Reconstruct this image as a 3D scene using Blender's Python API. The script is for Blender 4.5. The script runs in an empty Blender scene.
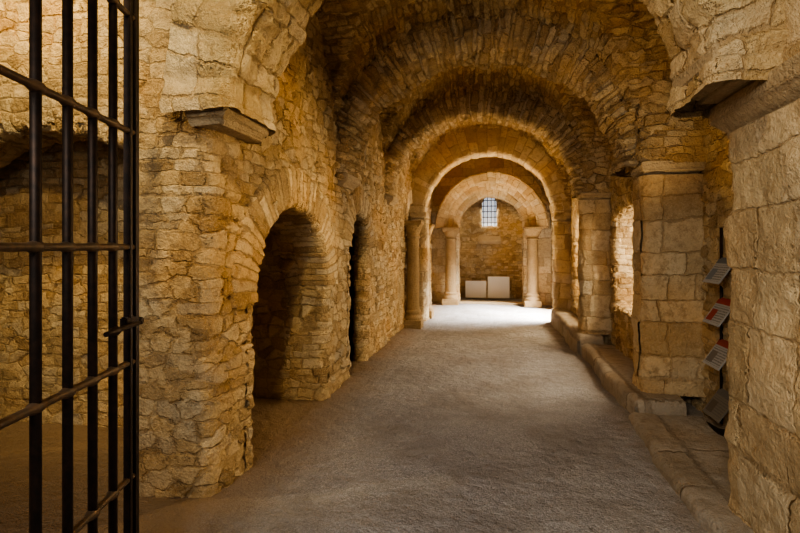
import bpy, bmesh, math, random
import numpy as np
from mathutils import Vector, Matrix
random.seed(4); rng=np.random.default_rng(4)
scene=bpy.context.scene
COL=scene.collection
try:
    scene.view_settings.view_transform='AgX'
    scene.view_settings.look='AgX - Medium High Contrast'
except Exception as e: print(e)

# ---------------------------------------------------------------- node helpers
class NT:
    def __init__(s,name):
        s.mat=bpy.data.materials.new(name); s.mat.use_nodes=True
        s.t=s.mat.node_tree; s.t.nodes.clear()
        s.out=s.t.nodes.new('ShaderNodeOutputMaterial')
        s.b=s.t.nodes.new('ShaderNodeBsdfPrincipled')
        s.t.links.new(s.b.outputs[0],s.out.inputs['Surface'])
        s.b.inputs['Roughness'].default_value=.9
        s.b.inputs['Specular IOR Level'].default_value=.15
    def n(s,ty,**k):
        x=s.t.nodes.new(ty)
        for a,b in k.items(): setattr(x,a,b)
        return x
    def L(s,a,b): s.t.links.new(a,b)
    def put(s,sock,v):
        if v is None: return
        if isinstance(v,bpy.types.NodeSocket): s.L(v,sock)
        else: sock.default_value=v
    def m(s,op,a,b=None,c=None,clamp=False):
        x=s.n('ShaderNodeMath',operation=op); x.use_clamp=clamp
        s.put(x.inputs[0],a); s.put(x.inputs[1],b); s.put(x.inputs[2],c)
        return x.outputs[0]
    def vm(s,op,a,b=None,sc=None):
        x=s.n('ShaderNodeVectorMath',operation=op)
        s.put(x.inputs[0],a); s.put(x.inputs[1],b)
        if sc is not None: s.put(x.inputs['Scale'],sc)
        return x.outputs[0]
    def noise(s,vec,scale,detail=3,rough=.55,dim='3D'):
        x=s.n('ShaderNodeTexNoise',noise_dimensions=dim)
        if dim=='1D': s.put(x.inputs['W'],vec)
        else: s.put(x.inputs['Vector'],vec)
        x.inputs['Scale'].default_value=scale; x.inputs['Detail'].default_value=detail
        x.inputs['Roughness'].default_value=rough
        return x
    def mix(s,f,a,b,bt='MIX'):
        x=s.n('ShaderNodeMix',data_type='RGBA',blend_type=bt)
        s.put(x.inputs[0],f); s.put(x.inputs[6],a); s.put(x.inputs[7],b)
        return x.outputs[2]
    def fmix(s,f,a,b):
        x=s.n('ShaderNodeMix',data_type='FLOAT')
        s.put(x.inputs[0],f); s.put(x.inputs[2],a); s.put(x.inputs[3],b)
        return x.outputs[0]
    def ramp(s,f,stops):
        x=s.n('ShaderNodeValToRGB'); el=x.color_ramp.elements
        while len(el)<len(stops): el.new(.5)
        for e,(p,c) in zip(el,stops): e.position=p; e.color=(*c,1)
        s.put(x.inputs[0],f); return x.outputs[0]
    def mr(s,v,a,b,c=0,d=1,smooth=False):
        x=s.n('ShaderNodeMapRange'); 
        if smooth: x.interpolation_type='SMOOTHSTEP'
        s.put(x.inputs[0],v)
        for i,q in zip((1,2,3,4),(a,b,c,d)): x.inputs[i].default_value=q
        return x.outputs[0]

def masonry(name,rh,sw,cols,mortar,relief=.03,gap=.006,rnd=.02,warp=.05,fine=.006,patch=.6,lump=.05,fill=.6,vary=1.3,pit=.014,joint=.65,poly=0):
    T=NT(name)
    uv=T.n('ShaderNodeTexCoord').outputs['UV']
    geo=T.n('ShaderNodeNewGeometry').outputs['Position']
    n1=T.noise(uv,1.3,1); n2=T.noise(uv,8,2,.6)
    d1=T.vm('SCALE',T.vm('SUBTRACT',n1.outputs['Color'],(.5,.5,.5)),sc=warp*1.8)
    d2=T.vm('SCALE',T.vm('SUBTRACT',n2.outputs['Color'],(.5,.5,.5)),sc=warp*.95)
    p=T.vm('ADD',T.vm('ADD',uv,d1),d2)
    sp=T.n('ShaderNodeSeparateXYZ'); T.L(p,sp.inputs[0]); U,V=sp.outputs[0],sp.outputs[1]
    v=T.m('DIVIDE',V,rh)
    nv=T.noise(v,.7,1,dim='1D').outputs[0]
    v1=T.m('ADD',v,T.m('MULTIPLY',nv,vary))
    row=T.m('FLOOR',v1); fv=T.m('FRACT',v1)
    dv=T.m('MULTIPLY',T.m('MINIMUM',fv,T.m('SUBTRACT',1.0,fv)),rh)
    wn=T.n('ShaderNodeTexWhiteNoise',noise_dimensions='1D'); T.L(row,wn.inputs['W'])
    W=T.m('ADD',T.m('DIVIDE',U,sw),T.m('MULTIPLY',wn.outputs['Value'],57.3))
    ve=T.n('ShaderNodeTexVoronoi',voronoi_dimensions='1D',feature='DISTANCE_TO_EDGE'); T.L(W,ve.inputs['W']); ve.inputs['Scale'].default_value=1; ve.inputs['Randomness'].default_value=.9
    vc=T.n('ShaderNodeTexVoronoi',voronoi_dimensions='1D',feature='F1'); T.L(W,vc.inputs['W']); vc.inputs['Scale'].default_value=1; vc.inputs['Randomness'].default_value=.9
    du=T.m('MULTIPLY',ve.outputs['Distance'],sw)
    sc=T.n('ShaderNodeSeparateColor'); T.L(vc.outputs['Color'],sc.inputs[0])
    cx=T.n('ShaderNodeCombineXYZ'); T.L(sc.outputs[0],cx.inputs[0]); T.L(sc.outputs[1],cx.inputs[1]); T.L(wn.outputs['Value'],cx.inputs[2])
    w2=T.n('ShaderNodeTexWhiteNoise',noise_dimensions='3D'); T.L(cx.outputs[0],w2.inputs['Vector'])
    sc2=T.n('ShaderNodeSeparateColor'); T.L(w2.outputs['Color'],sc2.inputs[0])
    r=w2.outputs['Value']; r2=sc2.outputs[1]
    dd=T.m('SMOOTH_MIN',dv,du,.008)
    lm=T.noise(geo,2.9,2,.6)
    if poly:
        q=T.vm('MULTIPLY',p,(1/(sw*.95),1/(rh*1.3),1))
        pe=T.n('ShaderNodeTexVoronoi',voronoi_dimensions='2D',feature='DISTANCE_TO_EDGE'); T.L(q,pe.inputs['Vector']); pe.inputs['Scale'].default_value=1; pe.inputs['Randomness'].default_value=.78
        pc=T.n('ShaderNodeTexVoronoi',voronoi_dimensions='2D',feature='F1'); T.L(q,pc.inputs['Vector']); pc.inputs['Scale'].default_value=1; pc.inputs['Randomness'].default_value=.78
        sp2=T.n('ShaderNodeSeparateColor'); T.L(pc.outputs['Color'],sp2.inputs[0])
        ms=T.noise(geo,1.7,1); mk=T.mr(ms.outputs[0],1-poly-.03,1-poly+.03)
        dd=T.fmix(mk,dd,T.m('MULTIPLY',pe.outputs['Distance'],rh*1.5))
        r=T.fmix(mk,r,sp2.outputs[0]); r2=T.fmix(mk,r2,sp2.outputs[1])
    jag=T.noise(uv,28,4,.72)
    dd=T.m('ADD',dd,T.m('MULTIPLY',T.m('SUBTRACT',jag.outputs[0],.52),.036))
    face=T.mr(dd,gap,gap+rnd,smooth=True)
    big=T.noise(geo,1.1,2); med=T.noise(geo,12,5,.75); fin=T.noise(geo,60,3,.8)
    flush=T.m('MULTIPLY',T.mr(lm.outputs[0],.45,.60),fill)
    faceh=T.m('MAXIMUM',face,T.m('MULTIPLY',flush,.75))
    h=T.m('MULTIPLY',faceh,T.m('MULTIPLY_ADD',r2,relief*1.3,relief*.4))
    h=T.m('ADD',h,T.m('MULTIPLY',med.outputs[0],relief*1.3+pit))
    h=T.m('ADD',h,T.m('MULTIPLY',fin.outputs[0],fine))
    h=T.m('ADD',h,T.m('MULTIPLY',T.m('SUBTRACT',lm.outputs[0],.4),lump))
    c=T.ramp(r,[(i/(len(cols)-1),q) for i,q in enumerate(cols)])
    c=T.mix(T.mr(med.outputs[0],.52,.34,0,.65),c,(cols[0][0]*.75,cols[0][1]*.66,cols[0][2]*.55,1))
    c=T.mix(T.m('MULTIPLY',T.mr(fin.outputs[0],.5,.70),.5),c,(cols[-2][0]*1.1,cols[-2][1]*1.1,cols[-2][2]*1.15,1))
    c=T.mix(T.m('MULTIPLY',flush,.6),c,(mortar[0]*1.1,mortar[1]*1.1,mortar[2]*1.1,1))
    jm=T.m('MULTIPLY',T.m('SUBTRACT',1.0,face),T.m('SUBTRACT',1.0,T.m('MULTIPLY',flush,.8)))
    c=T.mix(T.m('MULTIPLY',jm,joint),c,(mortar[0]*.75,mortar[1]*.70,mortar[2]*.65,1))
    tint=T.ramp(big.outputs[0],[(.34,(1,.77,.47)),(.5,(1,.95,.87)),(.66,(.70,.70,.70))])
    c=T.mix(patch,c,tint,'MULTIPLY')
    T.L(c,T.b.inputs['Base Color'])
    dn=T.n('ShaderNodeDisplacement'); dn.inputs['Midlevel'].default_value=0; dn.inputs['Scale'].default_value=1
    T.L(h,dn.inputs['Height']); T.L(dn.outputs[0],T.out.inputs['Displacement'])
    T.mat.displacement_method='BOTH'
    return T.mat

def plainstone(name,c1,c2,bump=.035,scale=6):
    T=NT(name); g=T.n('ShaderNodeNewGeometry').outputs['Position']
    a=T.noise(g,scale,5,.65); b=T.noise(g,scale*8,4,.7)
    c=T.mix(a.outputs[0],(*c1,1),(*c2,1)); c=T.mix(T.mr(b.outputs[0],.45,.75,0,.6),c,(c1[0]*.6,c1[1]*.55,c1[2]*.5,1))
    T.L(c,T.b.inputs['Base Color'])
    h=T.m('ADD',T.m('MULTIPLY',a.outputs[0],bump),T.m('MULTIPLY',b.outputs[0],bump*.4))
    dn=T.n('ShaderNodeDisplacement'); dn.inputs['Midlevel'].default_value=.5; dn.inputs['Scale'].default_value=1
    T.L(h,dn.inputs['Height']); T.L(dn.outputs[0],T.out.inputs['Displacement'])
    return T.mat
def simple(name,c,rough=.6,metal=0,emit=None,es=1,var=0):
    T=NT(name)
    if var:
        g=T.n('ShaderNodeNewGeometry').outputs['Position']; a=T.noise(g,30,4)
        T.L(T.mix(T.m('MULTIPLY',T.mr(a.outputs[0],.4,.7),var),(*c,1),(c[0]*2.2+.03,c[1]*1.7+.015,c[2]*1.3+.008,1)),T.b.inputs['Base Color'])
    else: T.b.inputs['Base Color'].default_value=(*c,1)
    T.b.inputs['Roughness'].default_value=rough; T.b.inputs['Metallic'].default_value=metal
    T.b.inputs['Specular IOR Level'].default_value=.4
    if emit: T.b.inputs['Emission Color'].default_value=(*emit,1); T.b.inputs['Emission Strength'].default_value=es
    return T.mat

gold=[(.30,.20,.095),(.45,.31,.15),(.55,.395,.20),(.68,.53,.315),(.48,.385,.25)]
grey=[(.39,.28,.15),(.50,.375,.21),(.59,.45,.265),(.67,.545,.35),(.53,.435,.295)]
mort=(.48,.355,.195)
M_rub=masonry('rubble_masonry',.082,.17,gold,mort,relief=.026,gap=.001,rnd=.011,warp=.055,fine=.012,lump=.045,fill=.6,poly=.52)
M_vault=masonry('vault_rubble',.062,.17,gold,mort,relief=.034,gap=.001,rnd=.011,warp=.075,fine=.012,lump=.14,fill=.45,poly=.5)
M_vou=masonry('voussoir_masonry',.062,.22,gold,mort,relief=.034,gap=.001,rnd=.011,warp=.05,fine=.011,lump=.17,fill=.4,vary=1.1)
M_ring=masonry('niche_voussoirs',.07,.5,gold,mort,relief=.018,gap=.001,rnd=.010,warp=.012,fine=.008,lump=.0,fill=.15,vary=.6)
M_spr=masonry('springer_voussoirs',.17,.26,[(.45,.32,.15),(.57,.43,.225),(.65,.505,.28),(.72,.585,.36),(.56,.45,.28)],mort,relief=.026,gap=.001,rnd=.011,warp=.06,fine=.011,lump=.13,fill=.5,patch=.35)
M_ash=masonry('ashlar_masonry',.25,.36,grey,mort,relief=.016,gap=.001,rnd=.012,warp=.07,fine=.011,lump=.09,fill=.55,pit=.022)
M_big=masonry('large_golden_ashlar',.34,.46,[(.43,.315,.165),(.54,.40,.225),(.62,.485,.285),(.70,.565,.36),(.57,.455,.29)],mort,relief=.016,gap=.001,rnd=.013,warp=.06,fine=.009,lump=.10,fill=.5,pit=.018,patch=.45)
M_dress=masonry('dressed_voussoir',.17,.4,grey,mort,relief=.016,gap=.001,rnd=.010,warp=.03,fine=.008,lump=.05,fill=.35)
M_blk=plainstone('carved_limestone',(.40,.29,.16),(.60,.46,.275))
M_colm=plainstone('tan_column_stone',(.24,.16,.075),(.40,.28,.145))
M_kerb=masonry('kerb_slabs',.45,.8,[(.31,.255,.18),(.37,.31,.23),(.42,.36,.275),(.37,.32,.25)],(.24,.19,.13),relief=.011,gap=.002,rnd=.016,warp=.06,lump=.04,patch=.35)

# ---------------------------------------------------------------- geometry helpers
def finish(ob,mat,name=None,kind=None,label=None,cat=None,group=None,parent=None):
    if mat: 
        ob.data.materials.clear(); ob.data.materials.append(mat)
    COL.objects.link(ob) if ob.name not in COL.objects else None
    if kind: ob['kind']=kind
    if label: ob['label']=label
    if cat: ob['category']=cat
    if group: ob['group']=group
    if parent: ob.parent=parent
    return ob
def empty(name,loc,label,cat,group=None):
    e=bpy.data.objects.new(name,None); e.location=loc; e.empty_display_size=.1; COL.objects.link(e)
    e['label']=label; e['category']=cat
    if group: e['group']=group
    return e
def setparent(ob,par):
    bpy.context.view_layer.update()
    ob.parent=par; ob.matrix_parent_inverse=Matrix.Translation(-Vector(par.location))

def grid_arrays(P,U,V,toward=None,keep=None,closed=False):
    n,m=P.shape[:2]
    idx=np.arange(n*m).reshape(n,m)
    a=idx[:-1,:-1];b=idx[1:,:-1];c=idx[1:,1:];d=idx[:-1,1:]
    F=np.stack([a,b,c,d],-1).reshape(-1,4)
    pts=P.reshape(-1,3); uv=np.stack([U,V],-1).reshape(-1,2)
    if keep is not None:
        cen=pts[F].mean(1); F=F[keep(cen)]
    cen=pts[F].mean(1)
    nr=np.cross(pts[F[:,1]]-pts[F[:,0]],pts[F[:,3]]-pts[F[:,0]])
    if toward is not None:
        tv=toward(cen)
        if (nr*tv).sum(1).sum()<0: F=F[:,::-1]
    return pts,F,uv[F].reshape(-1,2)
def make_mesh(name,parts):
    vs=[];fs=[];us=[];o=0
    for p,F,uv in parts:
        vs.append(p);fs.append(F+o);us.append(uv);o+=len(p)
    vs=np.concatenate(vs);fs=np.concatenate(fs);us=np.concatenate(us)
    used=np.unique(fs); rem=-np.ones(len(vs),int); rem[used]=np.arange(len(used)); vs=vs[used]; fs=rem[fs]
    me=bpy.data.meshes.new(name)
    me.vertices.add(len(vs)); me.vertices.foreach_set('co',vs.astype(np.float32).ravel())
    me.loops.add(len(fs)*4); me.loops.foreach_set('vertex_index',fs.astype(np.int32).ravel())
    me.polygons.add(len(fs)); me.polygons.foreach_set('loop_start',np.arange(0,len(fs)*4,4,dtype=np.int32))
    me.polygons.foreach_set('loop_total',np.full(len(fs),4,dtype=np.int32))
    me.polygons.foreach_set('use_smooth',np.ones(len(fs),dtype=bool))
    me.update(calc_edges=True)
    l=me.uv_layers.new(name='UVMap'); l.data.foreach_set('uv',us.astype(np.float32).ravel())
    me.validate(); me.update()
    return bpy.data.objects.new(name,me)
def rpath(pts,r,ds,closed=False):
    pts=[np.array(p,float) for p in pts]; n=len(pts); out=[]
    for i in range(n):
        if not closed and i in (0,n-1): out.append(pts[i]); continue
        a,b,c=pts[i-1],pts[i],pts[(i+1)%n]
        da=(a-b)/np.linalg.norm(a-b); dc=(c-b)/np.linalg.norm(c-b)
        rr=min(r,np.linalg.norm(a-b)*.45,np.linalg.norm(c-b)*.45)
        for t in np.linspace(0,1,4):
            p0=b+da*rr;p2=b+dc*rr
            out.append((1-t)**2*p0+2*t*(1-t)*b+t*t*p2)
    if closed: out.append(out[0])
    out=np.array(out); res=[out[0]]
    for i in range(len(out)-1):
        L=np.linalg.norm(out[i+1]-out[i]); k=max(1,int(math.ceil(L/ds)))
        for j in range(1,k+1): res.append(out[i]+(out[i+1]-out[i])*j/k)
    res=np.array(res); ln=np.concatenate([[0],np.cumsum(np.linalg.norm(np.diff(res,axis=0),axis=1))])
    return res,ln
def wall_sweep(path,z0,z1,ds,r=.05,toward=None,keep=None,closed=False,uoff=0):
    p,ln=rpath(path,r,ds,closed); nz=max(2,int((z1-z0)/ds)+1); z=np.linspace(z0,z1,nz)
    P=np.zeros((len(p),nz,3)); P[:,:,0]=p[:,0:1];P[:,:,1]=p[:,1:2];P[:,:,2]=z[None]
    return grid_arrays(P,np.repeat(ln[:,None]+uoff,nz,1),np.repeat(z[None],len(p),0),toward,keep)
def curve_sweep(C,N,B,prof,ds,r=.03,toward=None,uoff=0):
    p,ln=rpath(prof,r,ds); k=len(C)
    L=np.concatenate([[0],np.cumsum(np.linalg.norm(np.diff(C,axis=0),axis=1))])
    P=C[:,None,:]+p[None,:,0:1]*N[:,None,:]+p[None,:,1:2]*np.array(B,float)[None,None,:]
    return grid_arrays(P,np.repeat(ln[None]+uoff,k,0),np.repeat(L[:,None],len(p),1),toward)
def arc(xc,zs,R,ds,rz=None,a0=0,a1=math.pi):
    rz=rz or R; k=int(R*(a1-a0)/ds)+2; t=np.linspace(a0,a1,k)
    C=np.stack([xc+R*np.cos(t),np.zeros(k),zs+rz*np.sin(t)],1)
    N=np.stack([np.cos(t)/R,np.zeros(k),np.sin(t)/rz],1); N/=np.linalg.norm(N,axis=1)[:,None]
    return C,N
def block(name,x0,x1,y0,y1,z0,z1,mat,ch=.07,bev=.012,sides=(1,1,1,1)):
    bm=bmesh.new(); zm=z0+(z1-z0)*.5
    def ring(z,i):
        return [bm.verts.new((x0+i*sides[0],y0+i*sides[2],z)),bm.verts.new((x1-i*sides[1],y0+i*sides[2],z)),bm.verts.new((x1-i*sides[1],y1-i*sides[3],z)),bm.verts.new((x0+i*sides[0],y1-i*sides[3],z))]
    R=[ring(z0,ch),ring(z0+(z1-z0)*.12,ch*.97),ring(zm-.012,ch*.18),ring(zm,0),ring(z1,0)]
    for a,b in zip(R[:-1],R[1:]):
        for i in range(4): bm.faces.new((a[i],a[(i+1)%4],b[(i+1)%4],b[i]))
    bm.faces.new(R[0][::-1]); bm.faces.new(R[-1])
    bmesh.ops.bevel(bm,geom=list(bm.edges),offset=bev,segments=2,affect='EDGES',profile=.6)
    for v in bm.verts: v.co+=Vector((random.uniform(-1,1),random.uniform(-1,1),random.uniform(-1,1)))*bev*.4
    me=bpy.data.meshes.new(name); bm.to_mesh(me); bm.free()
    ob=bpy.data.objects.new(name,me); ob.data.materials.append(mat); COL.objects.link(ob)
    return ob
def boxo(name,c,s,mat,rot=(0,0,0),bev=.006):
    bm=bmesh.new(); bmesh.ops.create_cube(bm,size=1); bmesh.ops.scale(bm,vec=s,verts=bm.verts)
    if bev: bmesh.ops.bevel(bm,geom=list(bm.edges),offset=bev,segments=2,affect='EDGES')
    me=bpy.data.meshes.new(name); bm.to_mesh(me); bm.free()
    ob=bpy.data.objects.new(name,me); ob.location=c; ob.rotation_euler=rot; ob.data.materials.append(mat); COL.objects.link(ob); return ob
def lathe(name,prof,c,mat,seg=32,square=None):
    prof=np.array(prof,float); t=np.linspace(0,2*math.pi,seg+1)
    P=np.zeros((seg+1,len(prof),3))
    P[:,:,0]=c[0]+np.cos(t)[:,None]*prof[None,:,0];P[:,:,1]=c[1]+np.sin(t)[:,None]*prof[None,:,0];P[:,:,2]=c[2]+prof[None,:,1]
    a=grid_arrays(P,np.repeat(t[:,None]*.15,len(prof),1),np.repeat(prof[None,:,1],seg+1,0),lambda q:q-np.array([c[0],c[1],0])*[1,1,0]-q*[0,0,1])
    ob=make_mesh(name,[a]); ob.data.materials.append(mat); COL.objects.link(ob); return ob

DS=.029; ZS=2.43
def box_pts(x0,x1,y0,y1): return [(x0,y0),(x1,y0),(x1,y1),(x0,y1)]
away=lambda cx,cy:(lambda q:(q-np.array([cx,cy,0]))*[1,1,0])

class Op:
    def __init__(s,y0,y1,zs,rise,zb=-.2): s.y0,s.y1,s.zs,s.rise,s.zb=y0,y1,zs,rise,zb; s.yc=(y0+y1)/2; s.r=(y1-y0)/2
    def inside(s,y,z,pad=0):
        r=s.r+pad; rz=s.rise+pad
        low=(np.abs(y-s.yc)<r)&(z<=s.zs)&(z>s.zb)
        up=(z>s.zs)&(((y-s.yc)/r)**2+((z-s.zs)/max(rz,1e-3))**2<1)
        return low|up
    def outline(s,ds):
        A=[];N=[]
        for z in np.linspace(s.zb,s.zs,int((s.zs-s.zb)/ds)+2)[:-1]: A.append((s.y1,z)); N.append((1,0))
        for q in np.linspace(0,math.pi,int(s.r*math.pi/ds)+2):
            A.append((s.yc+s.r*math.cos(q),s.zs+s.rise*math.sin(q))); v=np.array([math.cos(q)/s.r,math.sin(q)/s.rise]); N.append(tuple(v/np.linalg.norm(v)))
        for z in np.linspace(s.zs,s.zb,int((s.zs-s.zb)/ds)+2)[1:]: A.append((s.y0,z)); N.append((-1,0))
        return np.array(A),np.array(N)
def reveal(op,w0,dirn,d,ds,axis='x',back=True,flange=.09,sill=False,bflange=None,r=.03):
    A,N=op.outline(ds)
    def mk(a,w): 
        w=np.broadcast_to(w,a.shape[:-1])
        return np.stack([w,a[...,0],a[...,1]],-1) if axis=='x' else np.stack([a[...,0],w,a[...,1]],-1)
    C=mk(A,w0); NN=mk(N,0.0)
    B=(dirn,0,0) if axis=='x' else (0,dirn,0)
    prof=[(flange,-.004),(0,-.004),(0,d)]
    if back: prof.append((-.06,d))
    if bflange: prof.append((bflange,d))
    cen=mk(np.array([op.yc,(max(0,op.zb)+op.zs)/2+.3]),w0+dirn*d*.3)
    out=[curve_sweep(C,NN,B,prof,ds,r=r,toward=lambda q:cen-q)]
    if sill:
        yy=np.linspace(op.y0-.05,op.y1+.05,int((op.y1-op.y0)/ds)+2); p,ln=rpath([(0,-.1),(0,0),(d,0)],.03,ds)
        a=np.zeros((len(yy),len(p),2)); a[...,0]=yy[:,None]; a[...,1]=op.zb+p[None,:,1]
        w=w0+dirn*np.repeat(p[None,:,0],len(yy),0)
        P=np.stack([w,a[...,0],a[...,1]],-1) if axis=='x' else np.stack([a[...,0],w,a[...,1]],-1)
        out.append(grid_arrays(P,np.repeat(yy[:,None],len(p),1),np.repeat(ln[None],len(yy),0),lambda q:np.tile([0,0,1],(len(q),1))))
    if back:
        yy=(op.y0-.15,op.y1+.15); w=w0+dirn*(d-.005); tw=(-dirn,0,0) if axis=='x' else (0,-dirn,0)
        path=[(w,yy[0]),(w,yy[1])] if axis=='x' else [(yy[0],w),(yy[1],w)]
        out.append(wall_sweep(path,-.05,op.zs+op.rise+.15,.045,toward=lambda q:np.tile(tw,(len(q),1)),uoff=1.1))
    return out

# ---------------------------------------------------------------- LEFT WALL
XL=-1.8; TOP=4.85
n1=Op(3.40,5.10,1.22,.80); n2=Op(5.92,6.82,1.62,.50); n3=Op(10.05,11.15,2.05,.55)
gn=Op(-4.6,-2.42,1.95,.62)
def keepL(c):
    k=np.ones(len(c),bool)
    onw=(np.abs(c[:,0]-XL)<.03)&(c[:,1]>3.1)
    for o in (n1,n2,n3): k&=~(onw&o.inside(c[:,1],c[:,2],.03))
    onf=(np.abs(c[:,1]-3.35)<.03)&(c[:,0]<-2.3)
    k&=~(onf&gn.inside(c[:,0],c[:,2],.03))
    return k
def towL(c):
    t=np.zeros_like(c); w=c[:,1]>3.5; t[w]=[1,0,0]; t[~w]=[.5,-1,0]; return t
parts=[wall_sweep([(-5.0,-1.5),(-5.0,3.35),(-2.28,3.35),(-2.28,2.9),(XL,2.9),(XL,14.35)],-.05,TOP,DS,r=.05,toward=towL,keep=keepL)]
parts+=reveal(n1,XL,-1,.42,DS,back=False,bflange=.12); parts+=reveal(n3,XL,-1,.7,DS)
parts+=reveal(n2,XL,-1,.10,DS,back=False,bflange=.4)
parts.append(wall_sweep([(-2.15,5.10),(-5.0,5.10),(-5.0,4.0)],-.05,2.75,.032,toward=lambda q:(np.array([-3.6,4.2,0])-q)*[1,1,0],uoff=.4))
parts.append(wall_sweep([(-1.92,5.45),(-5.2,5.45),(-5.2,9.3),(-1.92,9.3),(-1.92,7.2)],-.05,2.75,.06,toward=lambda q:(np.array([-3.6,7.3,0])-q)*[1,1,0]))
gx,gy=np.meshgrid(np.linspace(-5.3,-1.85,50),np.linspace(3.5,9.4,90),indexing='ij')
parts.append(grid_arrays(np.stack([gx,gy,np.full_like(gx,2.70)],-1),gx,gy,lambda q:np.tile([0,0,-1],(len(q),1))))
parts+=reveal(gn,3.35,1,.35,.03,axis='y',back=False,bflange=.3)
parts.append(wall_sweep([(-5.05,3.98),(-2.25,3.98)],-.05,2.75,.032,toward=lambda q:np.tile([0,-1,0],(len(q),1)),uoff=.9))
finish(make_mesh('wall_left',parts),M_rub,kind='structure',label='golden rubble stone wall with arched niches')
def ring_x(op,x,sx,th,name,label,proud=.03,depth=.25,mat=None):
    k=int(op.r*math.pi/DS)+2; t=np.linspace(-.03,math.pi+.03,k)
    C=np.stack([np.full(k,x),op.yc+op.r*np.cos(t),op.zs+op.rise*np.sin(t)],1)
    N=np.stack([np.zeros(k),np.cos(t)/op.r,np.sin(t)/op.rise],1); N/=np.linalg.norm(N,axis=1)[:,None]
    s=curve_sweep(C,N,(sx,0,0),[(-.035,-depth),(-.035,proud),(th,proud),(th,-.05)],DS*.8,r=.02,toward=lambda q:np.tile([sx,0,0],(len(q),1)),uoff=.3)
    return finish(make_mesh(name,[s]),mat or M_ring,label=label,cat='stone arch',kind='structure')
trim_no=[0]
def trim():
    trim_no[0]+=1; return 'trim_%d'%trim_no[0]
ring_x(n1,XL,1,.26,trim(),'rough voussoir ring around low arched niche',proud=.05)
ring_x(n2,XL,1,.26,trim(),'rough voussoir ring around narrow arched niche',proud=.05,depth=.06)
ring_x(n3,XL,1,.22,trim(),'dressed voussoir ring between small columns',mat=M_dress)

# ---------------------------------------------------------------- RIGHT WALL
o2=Op(6.0,7.75,1.95,.25,.72); o3=Op(8.75,10.35,1.8,.5,.45); o4=Op(11.35,13.3,1.75,.7)
def keepR(c):
    k=np.ones(len(c),bool)
    for o in (o2,o3,o4): k&=~((c[:,1]>5.75)&o.inside(c[:,1],c[:,2],.02))
    return k
sx=lambda q:np.tile([-1,0,0],(len(q),1))
parts=[wall_sweep([(2.35,-1.5),(2.35,2.9),(2.02,2.9),(2.02,5.60),(1.76,5.70),(1.76,8.1),(1.6,8.22),(1.6,14.4)],-.05,TOP,DS,r=.04,toward=sx,keep=keepR)]
for o,x in ((o2,1.76),(o3,1.6),(o4,1.6)): parts+=reveal(o,x,1,.5,DS,back=False,sill=o.zb>0)
finish(make_mesh('wall_right',parts),M_rub,kind='structure',label='golden rubble stone wall with open arched bays')
ring_x(o3,1.6,-1,.22,trim(),'dressed stone ring over side opening',mat=M_dress)
ring_x(o4,1.6,-1,.25,trim(),'dressed stone ring over side doorway',mat=M_dress)
M_ext=masonry('pale_exterior_ashlar',.32,.6,[(.42,.39,.34),(.47,.44,.39),(.52,.49,.43),(.47,.44,.39)],(.36,.32,.26),relief=.008,gap=.001,rnd=.01,warp=.02,lump=.02,patch=.2)
finish(make_mesh('wall_exterior',[wall_sweep([(2.2,8.35),(4.6,8.35)],-.05,3.4,.05,toward=lambda q:np.tile([0,-1,0],(len(q),1))),
   wall_sweep([(4.6,5.0),(4.6,16)],-.05,3.4,.06,toward=sx)]),M_ext,kind='structure',label='pale ashlar wall beyond the window opening')

# ---------------------------------------------------------------- VAULT
bays=[(3.35,5.5),(5.8,8.0),(8.35,10.75),(11.05,14.4)]
XC=-.2; RV=1.68
def z1f(x): 
    d=RV**2-(x-XC)**2
    return ZS+.12+np.sqrt(np.maximum(d,0))*.92
def vault():
    ths=np.linspace(0,math.pi,150); xs=XC+RV*np.cos(ths)
    xs=np.concatenate([np.linspace(2.4,XC+RV+.03,14),xs,np.linspace(XC-RV-.03,-2.1,6)])
    ys=[]
    for i,(a,b) in enumerate(bays):
        k=int((b-a)*1.5/.033); t=np.linspace(math.pi,0,k); ys+=list((a+b)/2+(b-a)/2*np.cos(t))
    ys=np.array(ys)
    X,Y=np.meshgrid(xs,ys,indexing='ij'); Z2=np.full_like(X,ZS); dome=np.zeros_like(X)
    for a,b in bays:
        r=(b-a)/2; q=np.maximum(1-((Y-(a+b)/2)/r)**2,0); dome+=.30*np.sqrt(q)
        Z2=np.maximum(Z2,ZS+.02+np.sqrt(q)*1.62)
    Z1=z1f(X)+dome*np.clip((z1f(X)-ZS-.1)/1.2,0,1)
    k=.04; Z=np.maximum(Z1,Z2)+k*.5*np.exp(-np.abs(Z1-Z2)/k)
    P=np.stack([X,Y,Z],-1)
    al=np.concatenate([[0],np.cumsum(np.hypot(np.diff(xs),np.diff(z1f(xs))))]); AL=np.repeat(al[:,None],len(ys),1)
    pts,F,uv=grid_arrays(P,Y,AL,lambda q:np.tile([0,0,-1],(len(q),1)))
    lat=(Z2>Z1).reshape(-1)[F].sum(1)>2
    z2=Z2[0]; a2=np.concatenate([[0],np.cumsum(np.hypot(np.diff(ys),np.diff(z2)))]); A2=np.repeat(a2[None],len(xs),0)
    uv2=np.stack([X,A2],-1).reshape(-1,2)[F]
    uv=uv.reshape(-1,4,2); uv[lat]=uv2[lat]
    return pts,F,uv.reshape(-1,2)
finish(make_mesh('ceiling',[vault()]),M_vault,kind='structure',label='rough rubble groin vault')
P=np.zeros((60,60,3)); gx,gy=np.meshgrid(np.linspace(-5.1,2.5,60),np.linspace(-1.6,3.0,60),indexing='ij'); P[:,:,0]=gx;P[:,:,1]=gy;P[:,:,2]=4.75
finish(make_mesh('ceiling_entrance',[grid_arrays(P,gx,gy,lambda q:np.tile([0,0,-1],(len(q),1)))]),M_vault,kind='structure',label='stone ceiling over the entrance')
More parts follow.
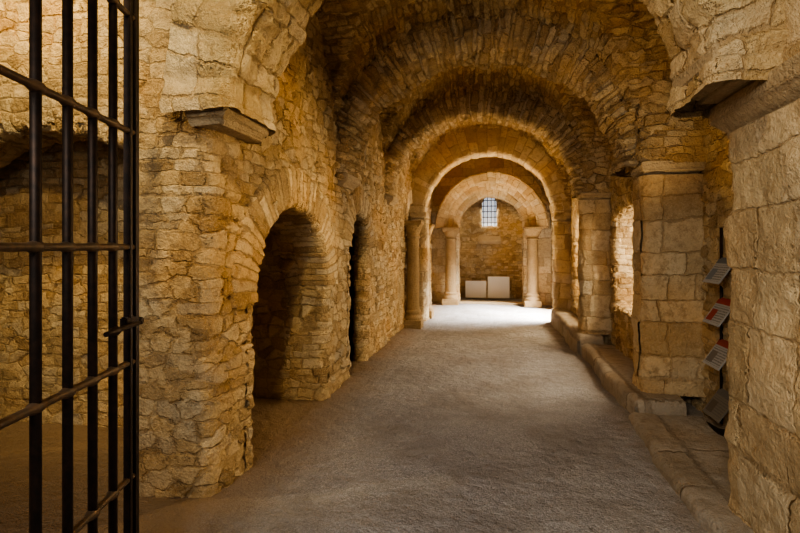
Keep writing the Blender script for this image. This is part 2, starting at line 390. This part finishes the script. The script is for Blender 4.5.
P=np.zeros((30,12,3)); gx,gy=np.meshgrid(np.linspace(-5.1,-1.7,30),np.linspace(2.9,3.7,12),indexing='ij'); P[:,:,0]=gx;P[:,:,1]=gy;P[:,:,2]=4.75
finish(make_mesh('ceiling_side',[grid_arrays(P,gx,gy,lambda q:np.tile([0,0,-1],(len(q),1)))]),M_vault,kind='structure',label='stone ceiling over the side recess')

def tarch(y0,y1,xc,R,zs,th,mat,label,sd=0,rz=None,ds=None,rag=0,seed=0):
    C,N=arc(xc,zs,R,ds or DS,rz=rz,a0=-.03,a1=math.pi+.03)
    pts,F,uv=curve_sweep(C,N,(0,1,0),[(th,y0),(0,y0),(0,y1),(th,y1)],ds or DS,r=.03,toward=lambda q:np.stack([xc-q[:,0],q[:,1]*0,zs-q[:,2]],1),uoff=sd)
    if rag:
        k=len(C); m=len(pts)//k; g=np.random.default_rng(seed)
        sl=np.interp(np.arange(k),np.arange(0,k+4,3.2),g.uniform(-1,1,len(np.arange(0,k+4,3.2))))
        lo=np.interp(np.arange(k),np.arange(0,k+30,16.),g.uniform(-1,1,len(np.arange(0,k+30,16.))))
        off=rag*(.6*sl+.8*lo)
        pts=pts.reshape(k,m,3)+off[:,None,None]*N[:,None,:]
        fy=rag*.6*np.interp(np.arange(k),np.arange(0,k+4,2.6),g.uniform(-1,1,len(np.arange(0,k+4,2.6))))
        pts[:,:,1]+=fy[:,None]*np.where(np.arange(m)<m//2,1,-1)[None]
        pts=pts.reshape(-1,3)
    return finish(make_mesh(trim(),[(pts,F,uv)]),mat,kind='structure',label=label)
tarch(2.76,3.36,-.205,1.38,2.46,.36,M_spr,'rough transverse arch with dressed springers',.1,ds=.024,rag=.032,seed=2)
tarch(5.5,5.98,-.17,1.58,ZS,.6,M_vou,'rough transverse vault arch',.5,rz=1.38,ds=.025,rag=.032,seed=3)
tarch(8.0,8.4,-.24,1.52,ZS,.6,M_vou,'rough transverse vault arch',.9,rz=1.30,rag=.03,seed=4)
tarch(10.7,11.1,-.14,1.36,2.35,.6,M_dress,'dressed transverse vault arch',.2,rz=1.25,rag=.015,seed=5)
finish(make_mesh('wall_front',[wall_sweep([(-1.95,2.93),(3.0,2.93)],2.2,TOP,DS,toward=lambda q:np.tile([0,-1,0],(len(q),1)),
   keep=lambda c:~(((c[:,0]+.205)**2+(c[:,2]-2.46)**2<1.6**2)|((c[:,2]<2.46)&(c[:,0]<1.4)&(c[:,0]>-1.7))),uoff=3.3)]),M_rub,kind='structure',label='rubble wall above the first arch')

# ---------------------------------------------------------------- PIERS
def pier(x0,x1,y0,y1,z1,imp,mat,label,z0=0,ch=.08,pj=.09,grp='stone piers',ix=None):
    e=empty('stone_pier',((x0+x1)/2,(y0+y1)/2,z0),label,'pier',grp)
    s=make_mesh('shaft',[wall_sweep(box_pts(x0,x1,y0,y1),z0,z1,.025,r=.055,toward=away((x0+x1)/2,(y0+y1)/2),closed=True,uoff=x0*3+y0)])
    s.data.materials.append(mat); COL.objects.link(s); setparent(s,e)
    if imp:
        b=block('impost',x0-pj,x1+(0 if x0>0 else pj),y0-pj,y1+pj,z1-.02,z1+imp,M_blk,ch=ch,bev=.02); setparent(b,e)
    return e
pier(1.42,2.0,2.30,3.30,2.27,.19,M_big,'massive golden ashlar pier beside the entrance',z0=.04,pj=.11)
pier(1.48,2.0,5.28,5.62,2.30,.13,M_ash,'square ashlar pier with chamfered impost',z0=.17,pj=.06)
pier(1.33,1.74,7.94,8.18,2.31,.12,M_ash,'square golden ashlar pier with impost',z0=.29,pj=.06)
pier(1.27,1.59,10.74,11.06,2.12,.14,M_ash,'golden lit ashlar pier near the side doorway',z0=.29,pj=.06)
def sprg(x0,x1,y0,y1,z0,z1,sd,m=None):
    s=make_mesh(trim(),[wall_sweep(box_pts(x0,x1,y0,y1),z0,z1,.027,r=.05,toward=away((x0+x1)/2,(y0+y1)/2),closed=True,uoff=sd)])
    finish(s,m or M_rub,kind='structure',label='rough stone springing above the impost')
sprg(1.42,2.3,2.35,3.30,2.44,TOP,3.3,M_big)
sprg(1.47,2.1,5.28,5.90,2.41,3.6,5.1)
sprg(1.34,2.0,7.94,8.38,2.40,3.6,7.7)
sprg(1.27,2.0,10.72,11.1,2.24,3.6,9.7)
def corbel(*a,label='chamfered stone corbel carrying the arch',**k):
    b=block('corbel',*a,M_blk,**k); b['label']=label; b['category']='corbel'; b['group']='stone corbels'; return b
corbel(1.08,1.42,2.76,3.34,2.46,2.62,ch=.14,sides=(1,0,.3,.3))
corbel(-1.85,-1.58,2.74,3.34,2.35,2.46,ch=.04,sides=(.3,1,1,.3),bev=.02)
corbel(-1.82,-1.63,5.46,6.0,2.30,2.44,ch=.07,sides=(0,1,.5,.5))
corbel(-1.82,-1.61,7.97,8.43,2.30,2.44,ch=.07,sides=(0,1,.5,.5))

def column(x,y,H,r,label,caph=.24,mat=None):
    mat=mat or M_colm
    e=empty('stone_column',(x,y,0),label,'column','small stone columns')
    pl=block('plinth',x-r*1.5,x+r*1.5,y-r*1.5,y+r*1.5,-.01,.16,mat,ch=0); setparent(pl,e)
    b=lathe('base',[(r*1.4,.15),(r*1.48,.19),(r*1.4,.23),(r*1.2,.25),(r*1.15,.28),(r*1.3,.30),(r*1.32,.33),(r*1.05,.36)],(x,y,0),mat); setparent(b,e)
    zz=np.linspace(.35,H-caph-.1,30); s=lathe('shaft',[(r*(1.03-.06*i/29),z) for i,z in enumerate(zz)],(x,y,0),mat); setparent(s,e)
    c0=H-caph-.11; c=lathe('capital',[(r,c0),(r*1.18,c0+.02),(r*1.18,c0+.04),(r*1.0,c0+.06),(r*1.1,c0+caph*.5),(r*1.4,c0+caph*.8),(r*1.5,c0+caph),(r*1.52,c0+caph+.02)],(x,y,0),mat); setparent(c,e)
    w=r*1.6; a=block('abacus',x-w,x+w,y-w,y+w,H-.12,H,mat,ch=.05); setparent(a,e)
    return e
column(-1.59,9.85,2.12,.125,'slender column with moulded base beside arched niche')
column(-1.56,11.36,2.12,.125,'slender column standing against the golden wall')
column(-1.19,13.98,2.14,.15,'stout tan column flanking the far arch')
column(1.03,13.98,2.14,.15,'stout tan column flanking the far arch')
pier(-1.76,-1.47,10.72,11.08,2.2,.14,M_ash,'golden ashlar pilaster between niche and column',pj=.04)
# ---------------------------------------------------------------- FAR WALL + APSE
XA=-.09
def keepF(c):
    inn=((c[:,2]<2.14)&(np.abs(c[:,0]-XA)<.96))|((c[:,2]>=2.14)&((c[:,0]-XA)**2+(c[:,2]-2.14)**2<.96**2))
    return ~inn
finish(make_mesh('wall_far',[wall_sweep([(-2.0,14.3),(1.8,14.3)],-.05,TOP,.04,toward=lambda q:np.tile([0,-1,0],(len(q),1)),keep=keepF)]),M_ash,kind='structure',label='stone wall pierced by the far round arch')
def xring(R,th,y0,y1,zs,mat,label):
    C,N=arc(XA,zs,R,.03,a0=-.02,a1=math.pi+.02)
    s=curve_sweep(C,N,(0,1,0),[(th,y0+.1),(th,y0),(0,y0),(0,y1),(th,y1)],.03,r=.02,toward=lambda q:np.stack([XA-q[:,0],q[:,1]*0,zs-q[:,2]],1),uoff=.1)
    finish(make_mesh(trim(),[s]),mat,kind='structure',label=label)
xring(.93,.18,14.26,14.75,2.14,M_dress,'inner dressed order of the far arch')
xring(1.10,.17,14.06,14.4,2.14,M_dress,'middle dressed order of the far arch')
xring(1.26,.22,13.84,14.4,2.14,M_dress,'outer dressed order of the far arch')
for sgn,xa in ((-1,XA-.94),(1,XA+.94)):
    x0,x1=(xa-.26,xa) if sgn<0 else (xa,xa+.26)
    pier(x0,x1,14.26,14.72,2.0,.14,M_ash,'narrow ashlar jamb of the far arch',pj=.015,ch=.04,grp='far arch jambs')
wx,ww,wz0,wz1=-.15,.30,2.2,3.0
def keepA(c):
    y=c[:,1]>15.5
    inn=((c[:,2]>wz0)&(c[:,2]<wz1)&(np.abs(c[:,0]-wx)<ww+.02))|((c[:,2]>=wz1)&((c[:,0]-wx)**2+(c[:,2]-wz1)**2<(ww+.02)**2))
    return ~(y&inn)
parts=[wall_sweep([(-1.45,14.6),(-1.45,16.15),(1.35,16.15),(1.35,14.6)],-.05,3.9,.03,r=.7,toward=lambda q:np.array([0,14.8,0])-q*[1,1,0],keep=keepA,uoff=2.2)]
ow=Op(wx-ww,wx+ww,wz1,ww,wz0)
parts+=reveal(ow,16.15,1,.42,.03,axis='y',back=False,sill=True,flange=.06)
finish(make_mesh('wall_apse',parts),M_rub,kind='structure',label='rounded end chamber wall with small barred window')
gx,gy=np.meshgrid(np.linspace(-1.6,1.5,60),np.linspace(14.4,16.4,40),indexing='ij'); P=np.stack([gx,gy,3.35+.55*np.sqrt(np.maximum(0,1-((gx+.05)/1.6)**2))],-1)
finish(make_mesh('ceiling_apse',[grid_arrays(P,gx,gy,lambda q:np.tile([0,0,-1],(len(q),1)))]),M_vault,kind='structure',label='vault of the end chamber')
M_glass=simple('sky_glow_glass',(.6,.65,.7),.3,emit=(.80,.88,1.0),es=.65)  # pane emits its own glow in place of bright sky behind it
M_iron=simple('wrought_iron',(.028,.020,.016),.5,.6,var=.45)
w=empty('window_1',(wx,16.48,wz0),'small arched window with iron grille','window'); w['kind']='structure'
bm=bmesh.new(); vs=[bm.verts.new((wx+(ww+.03)*math.cos(t),16.56,wz1+(ww+.03)*math.sin(t))) for t in np.linspace(0,math.pi,20)]+[bm.verts.new((wx-ww-.03,16.56,wz0-.05)),bm.verts.new((wx+ww+.03,16.56,wz0-.05))]
bm.faces.new(vs); me=bpy.data.meshes.new('pane'); bm.to_mesh(me); bm.free(); pn=bpy.data.objects.new('pane',me); me.materials.append(M_glass); COL.objects.link(pn); setparent(pn,w)
for i in range(4):
    x=wx-ww+ww*2*(i+1)/5; hh=wz1-wz0+math.sqrt(max(0,ww**2-(x-wx)**2))
    b=boxo('bar',(x,16.40,wz0+hh/2),(.024,.022,hh),M_iron,bev=0); setparent(b,w)
for i in range(5):
    z=wz0+(i+1)*.18; b=boxo('rail',(wx,16.40,z),(ww*2 if z<wz1 else 2*math.sqrt(max(.001,ww**2-(z-wz1)**2)),.02,.026),M_iron,bev=0); setparent(b,w)
bm=bmesh.new(); q=[(wx-.36,15.95,wz0-.42),(wx+.36,15.95,wz0-.42),(wx+.32,16.3,wz0+.04),(wx-.32,16.3,wz0+.04),(wx-.36,16.3,wz0-.45),(wx+.36,16.3,wz0-.45),(wx-.36,15.97,wz0-.50),(wx+.36,15.97,wz0-.50)]
vv=[bm.verts.new(p) for p in q]
for f in ((0,1,2,3),(6,7,1,0),(4,5,7,6),(4,6,0,3),(5,2,1,7),(3,2,5,4)): bm.faces.new([vv[i] for i in f])
bmesh.ops.recalc_face_normals(bm,faces=bm.faces); bmesh.ops.bevel(bm,geom=list(bm.edges),offset=.012,segments=2,affect='EDGES')
me=bpy.data.meshes.new('sill'); bm.to_mesh(me); bm.free(); me.materials.append(M_blk)
sl=bpy.data.objects.new(trim(),me); COL.objects.link(sl); sl['kind']='structure'; sl['label']='pale steeply sloping window sill'

# ---------------------------------------------------------------- FLOOR
T=NT('gravel_floor'); g=T.n('ShaderNodeNewGeometry').outputs['Position']
a=T.noise(g,1.3,4,.6); b=T.noise(g,130,2,.7); v=T.n('ShaderNodeTexVoronoi'); v.inputs['Scale'].default_value=75; T.L(g,v.inputs['Vector'])
a2=T.noise(g,4,5,.68)
c=T.ramp(b.outputs[0],[(.3,(.175,.16,.15)),(.5,(.325,.305,.29)),(.7,(.52,.50,.475))])
vb=T.n('ShaderNodeRGBToBW'); T.L(v.outputs['Color'],vb.inputs[0])
c=T.mix(.35,c,vb.outputs[0],'SOFT_LIGHT')
c=T.mix(T.mr(a.outputs[0],.42,.60,0,.55),c,(.225,.195,.165,1))
c=T.mix(T.mr(a2.outputs[0],.48,.68,0,.45),c,(.40,.375,.34,1))
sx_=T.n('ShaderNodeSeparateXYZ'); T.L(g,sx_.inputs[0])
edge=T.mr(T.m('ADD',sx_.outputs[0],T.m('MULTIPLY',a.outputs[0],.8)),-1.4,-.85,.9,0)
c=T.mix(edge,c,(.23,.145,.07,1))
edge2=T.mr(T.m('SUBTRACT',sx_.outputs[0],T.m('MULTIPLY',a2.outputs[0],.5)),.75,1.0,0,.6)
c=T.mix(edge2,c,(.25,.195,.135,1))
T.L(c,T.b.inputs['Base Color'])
c2=T.noise(g,9,4,.6)
h=T.m('ADD',T.m('MULTIPLY',b.outputs[0],.005),T.m('MULTIPLY',v.outputs['Distance'],-.005)); h=T.m('ADD',h,T.m('MULTIPLY',c2.outputs[0],.04))
dn=T.n('ShaderNodeDisplacement'); dn.inputs['Scale'].default_value=1; T.L(h,dn.inputs['Height']); T.L(dn.outputs[0],T.out.inputs['Displacement'])
M_floor=T.mat
xs=np.arange(-5.4,5.2,.06); ys=np.arange(-1.8,17,.06); gx,gy=np.meshgrid(xs,ys,indexing='ij')
z=.012*np.sin(gx*2.3+gy*.7)+.010*np.sin(gy*1.9-gx*1.1)+rng.normal(0,.0015,gx.shape)
z+=.05*np.exp(-((gx+1.8)/.25)**2)*(.6+.4*np.sin(gy*3.1))*((gy>2.7)&((gy<3.4)|((gy>5.2)&(gy<5.9))|(gy>6.9)))
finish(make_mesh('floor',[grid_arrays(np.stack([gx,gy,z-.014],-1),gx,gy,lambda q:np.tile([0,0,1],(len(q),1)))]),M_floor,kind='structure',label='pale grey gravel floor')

def ledge(x0,x1,y0,y1,h,name,label):
    px,lx=rpath([(x0,-.04),(x0,h),(x1,h)],.035,.03); py,ly=rpath([(y0,-.04),(y0,h),(y1,h)],.035,.03)
    Z=np.minimum(px[:,1][:,None],py[:,1][None,:])
    P=np.stack([np.repeat(px[:,0][:,None],len(py),1),np.repeat(py[:,0][None],len(px),0),Z],-1)
    wgt=np.linspace(1,0,len(px))[:,None]
    P[:,:,0]+=(.025*np.sin(py[:,0]*2.7+1)+.012*np.sin(py[:,0]*9))[None]*wgt
    s=grid_arrays(P,np.repeat(ly[None],len(px),0),np.repeat(lx[:,None]+.3,len(py),1),lambda q:np.tile([-.3,-.3,1],(len(q),1)))
    return finish(make_mesh(name,[s]),M_kerb,label=label,cat='stone ledge')
ledge(1.24,1.99,1.6,4.99,.02,'stone_kerb','low worn stone kerb edging the gravel')
ledge(1.30,1.73,5.02,7.72,.145,'stone_ledge','raised stone ledge at the foot of the pier')
ledge(1.24,1.57,7.75,11.2,.265,'stone_ledge','raised worn stone bench along the wall')

# ---------------------------------------------------------------- GATE
G0=Vector((-1.56,1.95,0)); gd=Vector((.244,-.972,0)).normalized()
gate=empty('iron_gate',G0,'tall dark wrought iron gate with pierced rails standing open','gate')
def tube(name,p0,p1,r,mat,par,knots=(),kr=1.7,seg=12):
    p0=Vector(p0);p1=Vector(p1); L=(p1-p0).length; d=(p1-p0).normalized()
    prof=[(0,r)]
    for k in sorted(knots): prof+=[(k-.035,r),(k-.018,r*kr*.85),(k,r*kr),(k+.018,r*kr*.85),(k+.035,r)]
    prof.append((L,r)); 
    q=d.to_track_quat('Z','Y').to_matrix()
    bm=bmesh.new(); rings=[]
    for s,rr in prof:
        if s<0 or s>L: continue
        rings.append([bm.verts.new(p0+q@Vector((rr*math.cos(a),rr*math.sin(a),s))) for a in [2*math.pi*i/seg for i in range(seg)]])
    for a,b in zip(rings[:-1],rings[1:]):
        for i in range(seg): bm.faces.new((a[i],a[(i+1)%seg],b[(i+1)%seg],b[i])).smooth=True
    bm.faces.new(rings[0][::-1]); bm.faces.new(rings[-1])
    me=bpy.data.meshes.new(name); bm.to_mesh(me); bm.free()
    ob=bpy.data.objects.new(name,me); me.materials.append(mat); COL.objects.link(ob); setparent(ob,par); return ob
def GP(s,z): return G0+gd*s+Vector((0,0,z))
ss=[.181,.33,.485,.65,.86,1.01]
rails=[.1,.6,1.1,1.6,2.1,2.6,3.0]
for s in ss: tube('bar',GP(s,.06),GP(s,3.05),.0168,M_iron,gate)
M_rail=simple('worn_lit_iron_rail',(.12,.088,.06),.55,.45,var=.5)  # paler than the bars: wear, plus reflected light put into the colour
for z in rails: tube('rail',GP(-.0,z),GP(1.15,z),.0135,M_rail,gate,knots=ss,kr=1.7)
ang=math.atan2(gd.y,gd.x)
for s,w_ in ((0,.038),(.054,.028),(1.15,.045)):
    b=boxo('stile',GP(s,1.55),(w_,.03,3.1),M_iron,rot=(0,0,ang),bev=.004); setparent(b,gate)
b=boxo('lock',GP(.05,1.28),(.10,.03,.045),M_iron,rot=(0,0,ang),bev=.006); setparent(b,gate)
tube('latch',GP(.03,1.27)+Vector((.03,.01,0)),GP(.30,1.265)+Vector((.03,.01,0)),.010,M_iron,gate,knots=(.2,),kr=2)
tube('handle',GP(-.03,1.27)+Vector((-.05,0,0)),GP(-.03,1.27)+Vector((.02,.01,0)),.010,M_iron,gate,knots=(.05,),kr=1.9)

# ---------------------------------------------------------------- INFO STAND
def panelmat(name,top,pic,base=(.36,.35,.33)):
    T=NT(name); uv=T.n('ShaderNodeTexCoord').outputs['Generated']; sp=T.n('ShaderNodeSeparateXYZ'); T.L(uv,sp.inputs[0])
    x,y=sp.outputs[0],sp.outputs[1]
    def rect(x0,x1,y0,y1):
        a=T.m('MULTIPLY',T.m('GREATER_THAN',x,x0),T.m('LESS_THAN',x,x1)); b=T.m('MULTIPLY',T.m('GREATER_THAN',y,y0),T.m('LESS_THAN',y,y1)); return T.m('MULTIPLY',a,b)
    ln=T.m('GREATER_THAN',T.m('FRACT',T.m('MULTIPLY',y,11)),.5)
    nz=T.noise(uv,26,1); ln=T.m('MULTIPLY',ln,T.m('GREATER_THAN',nz.outputs[0],.42))
    ln=T.m('MULTIPLY',ln,rect(.06,.94,.08,.70))
    c=T.mix(T.m('MULTIPLY',ln,.75),(*base,1),(.10,.09,.08,1))
    c=T.mix(rect(.08,.42,.12,.55),c,(*pic,1))
    c=T.mix(rect(0,1,.76,1.01),c,(*top,1))
    T.L(c,T.b.inputs['Base Color']); T.b.inputs['Roughness'].default_value=.4
    return T.mat
st=empty('information_stand',(1.91,4.70,.02),'black metal stand holding tilted printed information panels','information stand')
tube('post',(1.955,4.54,.035),(1.955,4.54,1.77),.013,M_iron,st); tube('post',(1.955,4.82,.035),(1.955,4.82,1.77),.013,M_iron,st)
b=boxo('foot',(1.90,4.68,.045),(.13,.34,.02),M_iron); setparent(b,st)
mats=[panelmat('panel_print_a',(.12,.13,.14),(.15,.17,.19)),panelmat('panel_print_b',(.30,.035,.025),(.28,.04,.03)),panelmat('panel_print_c',(.27,.05,.035),(.16,.14,.12)),panelmat('panel_print_d',(.12,.11,.10),(.1,.08,.06),(.17,.15,.12))]
for z,mt in zip((1.40,1.05,.69,.26),mats):
    p=boxo('panel',(0,0,0),(.32,.26,.010),mt,bev=.003)
    p.matrix_world=Matrix.Translation((1.885,4.68,z))@Matrix.Rotation(-math.pi/2,4,'Z')@Matrix.Rotation(math.radians(56),4,'X')
    bpy.context.view_layer.update(); p.parent=st; p.matrix_parent_inverse=Matrix.Translation(-Vector(st.location)); 
    k=boxo('bracket',(1.925,4.68,z),(.05,.28,.012),M_iron,bev=0); setparent(k,st)

# ---------------------------------------------------------------- WHITE BOARDS
M_board=simple('white_board',(.80,.77,.71),.6)
M_boardedge=simple('board_edge',(.5,.45,.37),.7)
for cx,w_,h_ in ((-.56,.66,.54),(.14,.68,.68)):
    e=empty('display_board',(cx,15.75,0),'plain white rectangular board leaning upright on the floor','board',None)
    p=boxo('face',(cx,15.75,h_/2+.015),(w_-.03,.012,h_-.03),M_board,rot=(math.radians(-8),0,0),bev=.002); setparent(p,e)
    f=boxo('frame',(cx,15.765,h_/2+.01),(w_,.015,h_),M_boardedge,rot=(math.radians(-8),0,0),bev=.003); setparent(f,e)
st2=block('trim_90',-1.02,.84,14.25,14.6,-.02,.04,M_blk,ch=0,bev=.01); st2['kind']='structure'; st2['label']='worn threshold stone'

# ---------------------------------------------------------------- LIGHTS
def area(name,loc,tgt,size,e,col,sy=None,spread=None):
    l=bpy.data.lights.new(name,'AREA'); l.energy=e; l.color=col; l.size=size
    if sy: l.shape='RECTANGLE'; l.size_y=sy
    if spread: l.spread=math.radians(spread)
    o=bpy.data.objects.new(name,l); o.location=loc; o.rotation_euler=(Vector(tgt)-Vector(loc)).to_track_quat('-Z','Y').to_euler(); COL.objects.link(o); return o
def spot(name,loc,tgt,e,col,ang=90,blend=.6,r=.06):
    l=bpy.data.lights.new(name,'SPOT'); l.energy=e; l.color=col; l.spot_size=math.radians(ang); l.spot_blend=blend; l.shadow_soft_size=r
    o=bpy.data.objects.new(name,l); o.location=loc; o.rotation_euler=(Vector(tgt)-Vector(loc)).to_track_quat('-Z','Y').to_euler(); COL.objects.link(o); return o
WARM=(1,.72,.36); DAY=(1,.98,.96)
area('door_daylight',(-.8,-1.2,3.0),(.3,4.2,0.0),1.4,58,(1,.93,.84),1.4,spread=110)
spot('bay_one_warm',(1.15,5.15,2.35),(-1.8,3.7,1.65),270,WARM,76,.8,.10)
area('bay_two_daylight',(2.9,7.0,2.2),(-1.2,5.4,1.3),1.3,190,(1,.85,.63),1.3)
area('bay_three_daylight',(2.6,9.5,1.9),(-1,9.2,.8),1.2,115,(1,.82,.55),1.1)
area('bay_four_daylight',(2.7,12.1,2.7),(0.4,12.2,0),1.3,1000,DAY,1.1,spread=78)
spot('vault_lamp_far',(-1.0,11.9,.3),(.2,11.5,4),480,(1,.73,.35),112)
spot('vault_lamp_mid',(1.0,9.6,.4),(-.6,9.0,4),100,WARM,100)
spot('vault_lamp_near',(1.0,7.4,.4),(.2,7.0,4),26,WARM,95)
spot('entrance_vault_lamp',(1.4,4.3,1.2),(1.0,4.7,4),58,WARM,92)
spot('gate_side_lamp',(-3.3,2.2,4.5),(-3.2,3.35,3.6),330,(1,.79,.42),105)
spot('entrance_wall_lamp',(-.7,.6,4.4),(-2.0,2.9,3.1),330,(1,.80,.44),58)
spot('entrance_pier_fill',(-.7,1.2,4.2),(1.5,2.9,1.5),100,(1,.81,.50),58)  # added fill spot to warm the near pier, no fixture there
area('apse_window_light',(-.15,16.35,2.6),(-.1,14.8,1.0),.5,12,(.95,.93,.85),.7)
spot('apse_lamp',(.5,14.9,3.2),(-.1,16.1,1.0),42,(1,.70,.34),100)
wd=bpy.data.worlds.new('world'); scene.world=wd; wd.use_nodes=True
bg=wd.node_tree.nodes['Background']; bg.inputs[0].default_value=(.88,.92,1,1); bg.inputs[1].default_value=.2

# ---------------------------------------------------------------- CAMERA
cd=bpy.data.cameras.new('camera'); cam=bpy.data.objects.new('camera',cd); COL.objects.link(cam); scene.camera=cam
cd.sensor_width=36; cd.lens=22.5; cd.shift_y=-19.5/800; cd.clip_start=.05
cam.location=(0,0,1.6); cam.rotation_euler=(math.pi/2,0,math.radians(10.65))
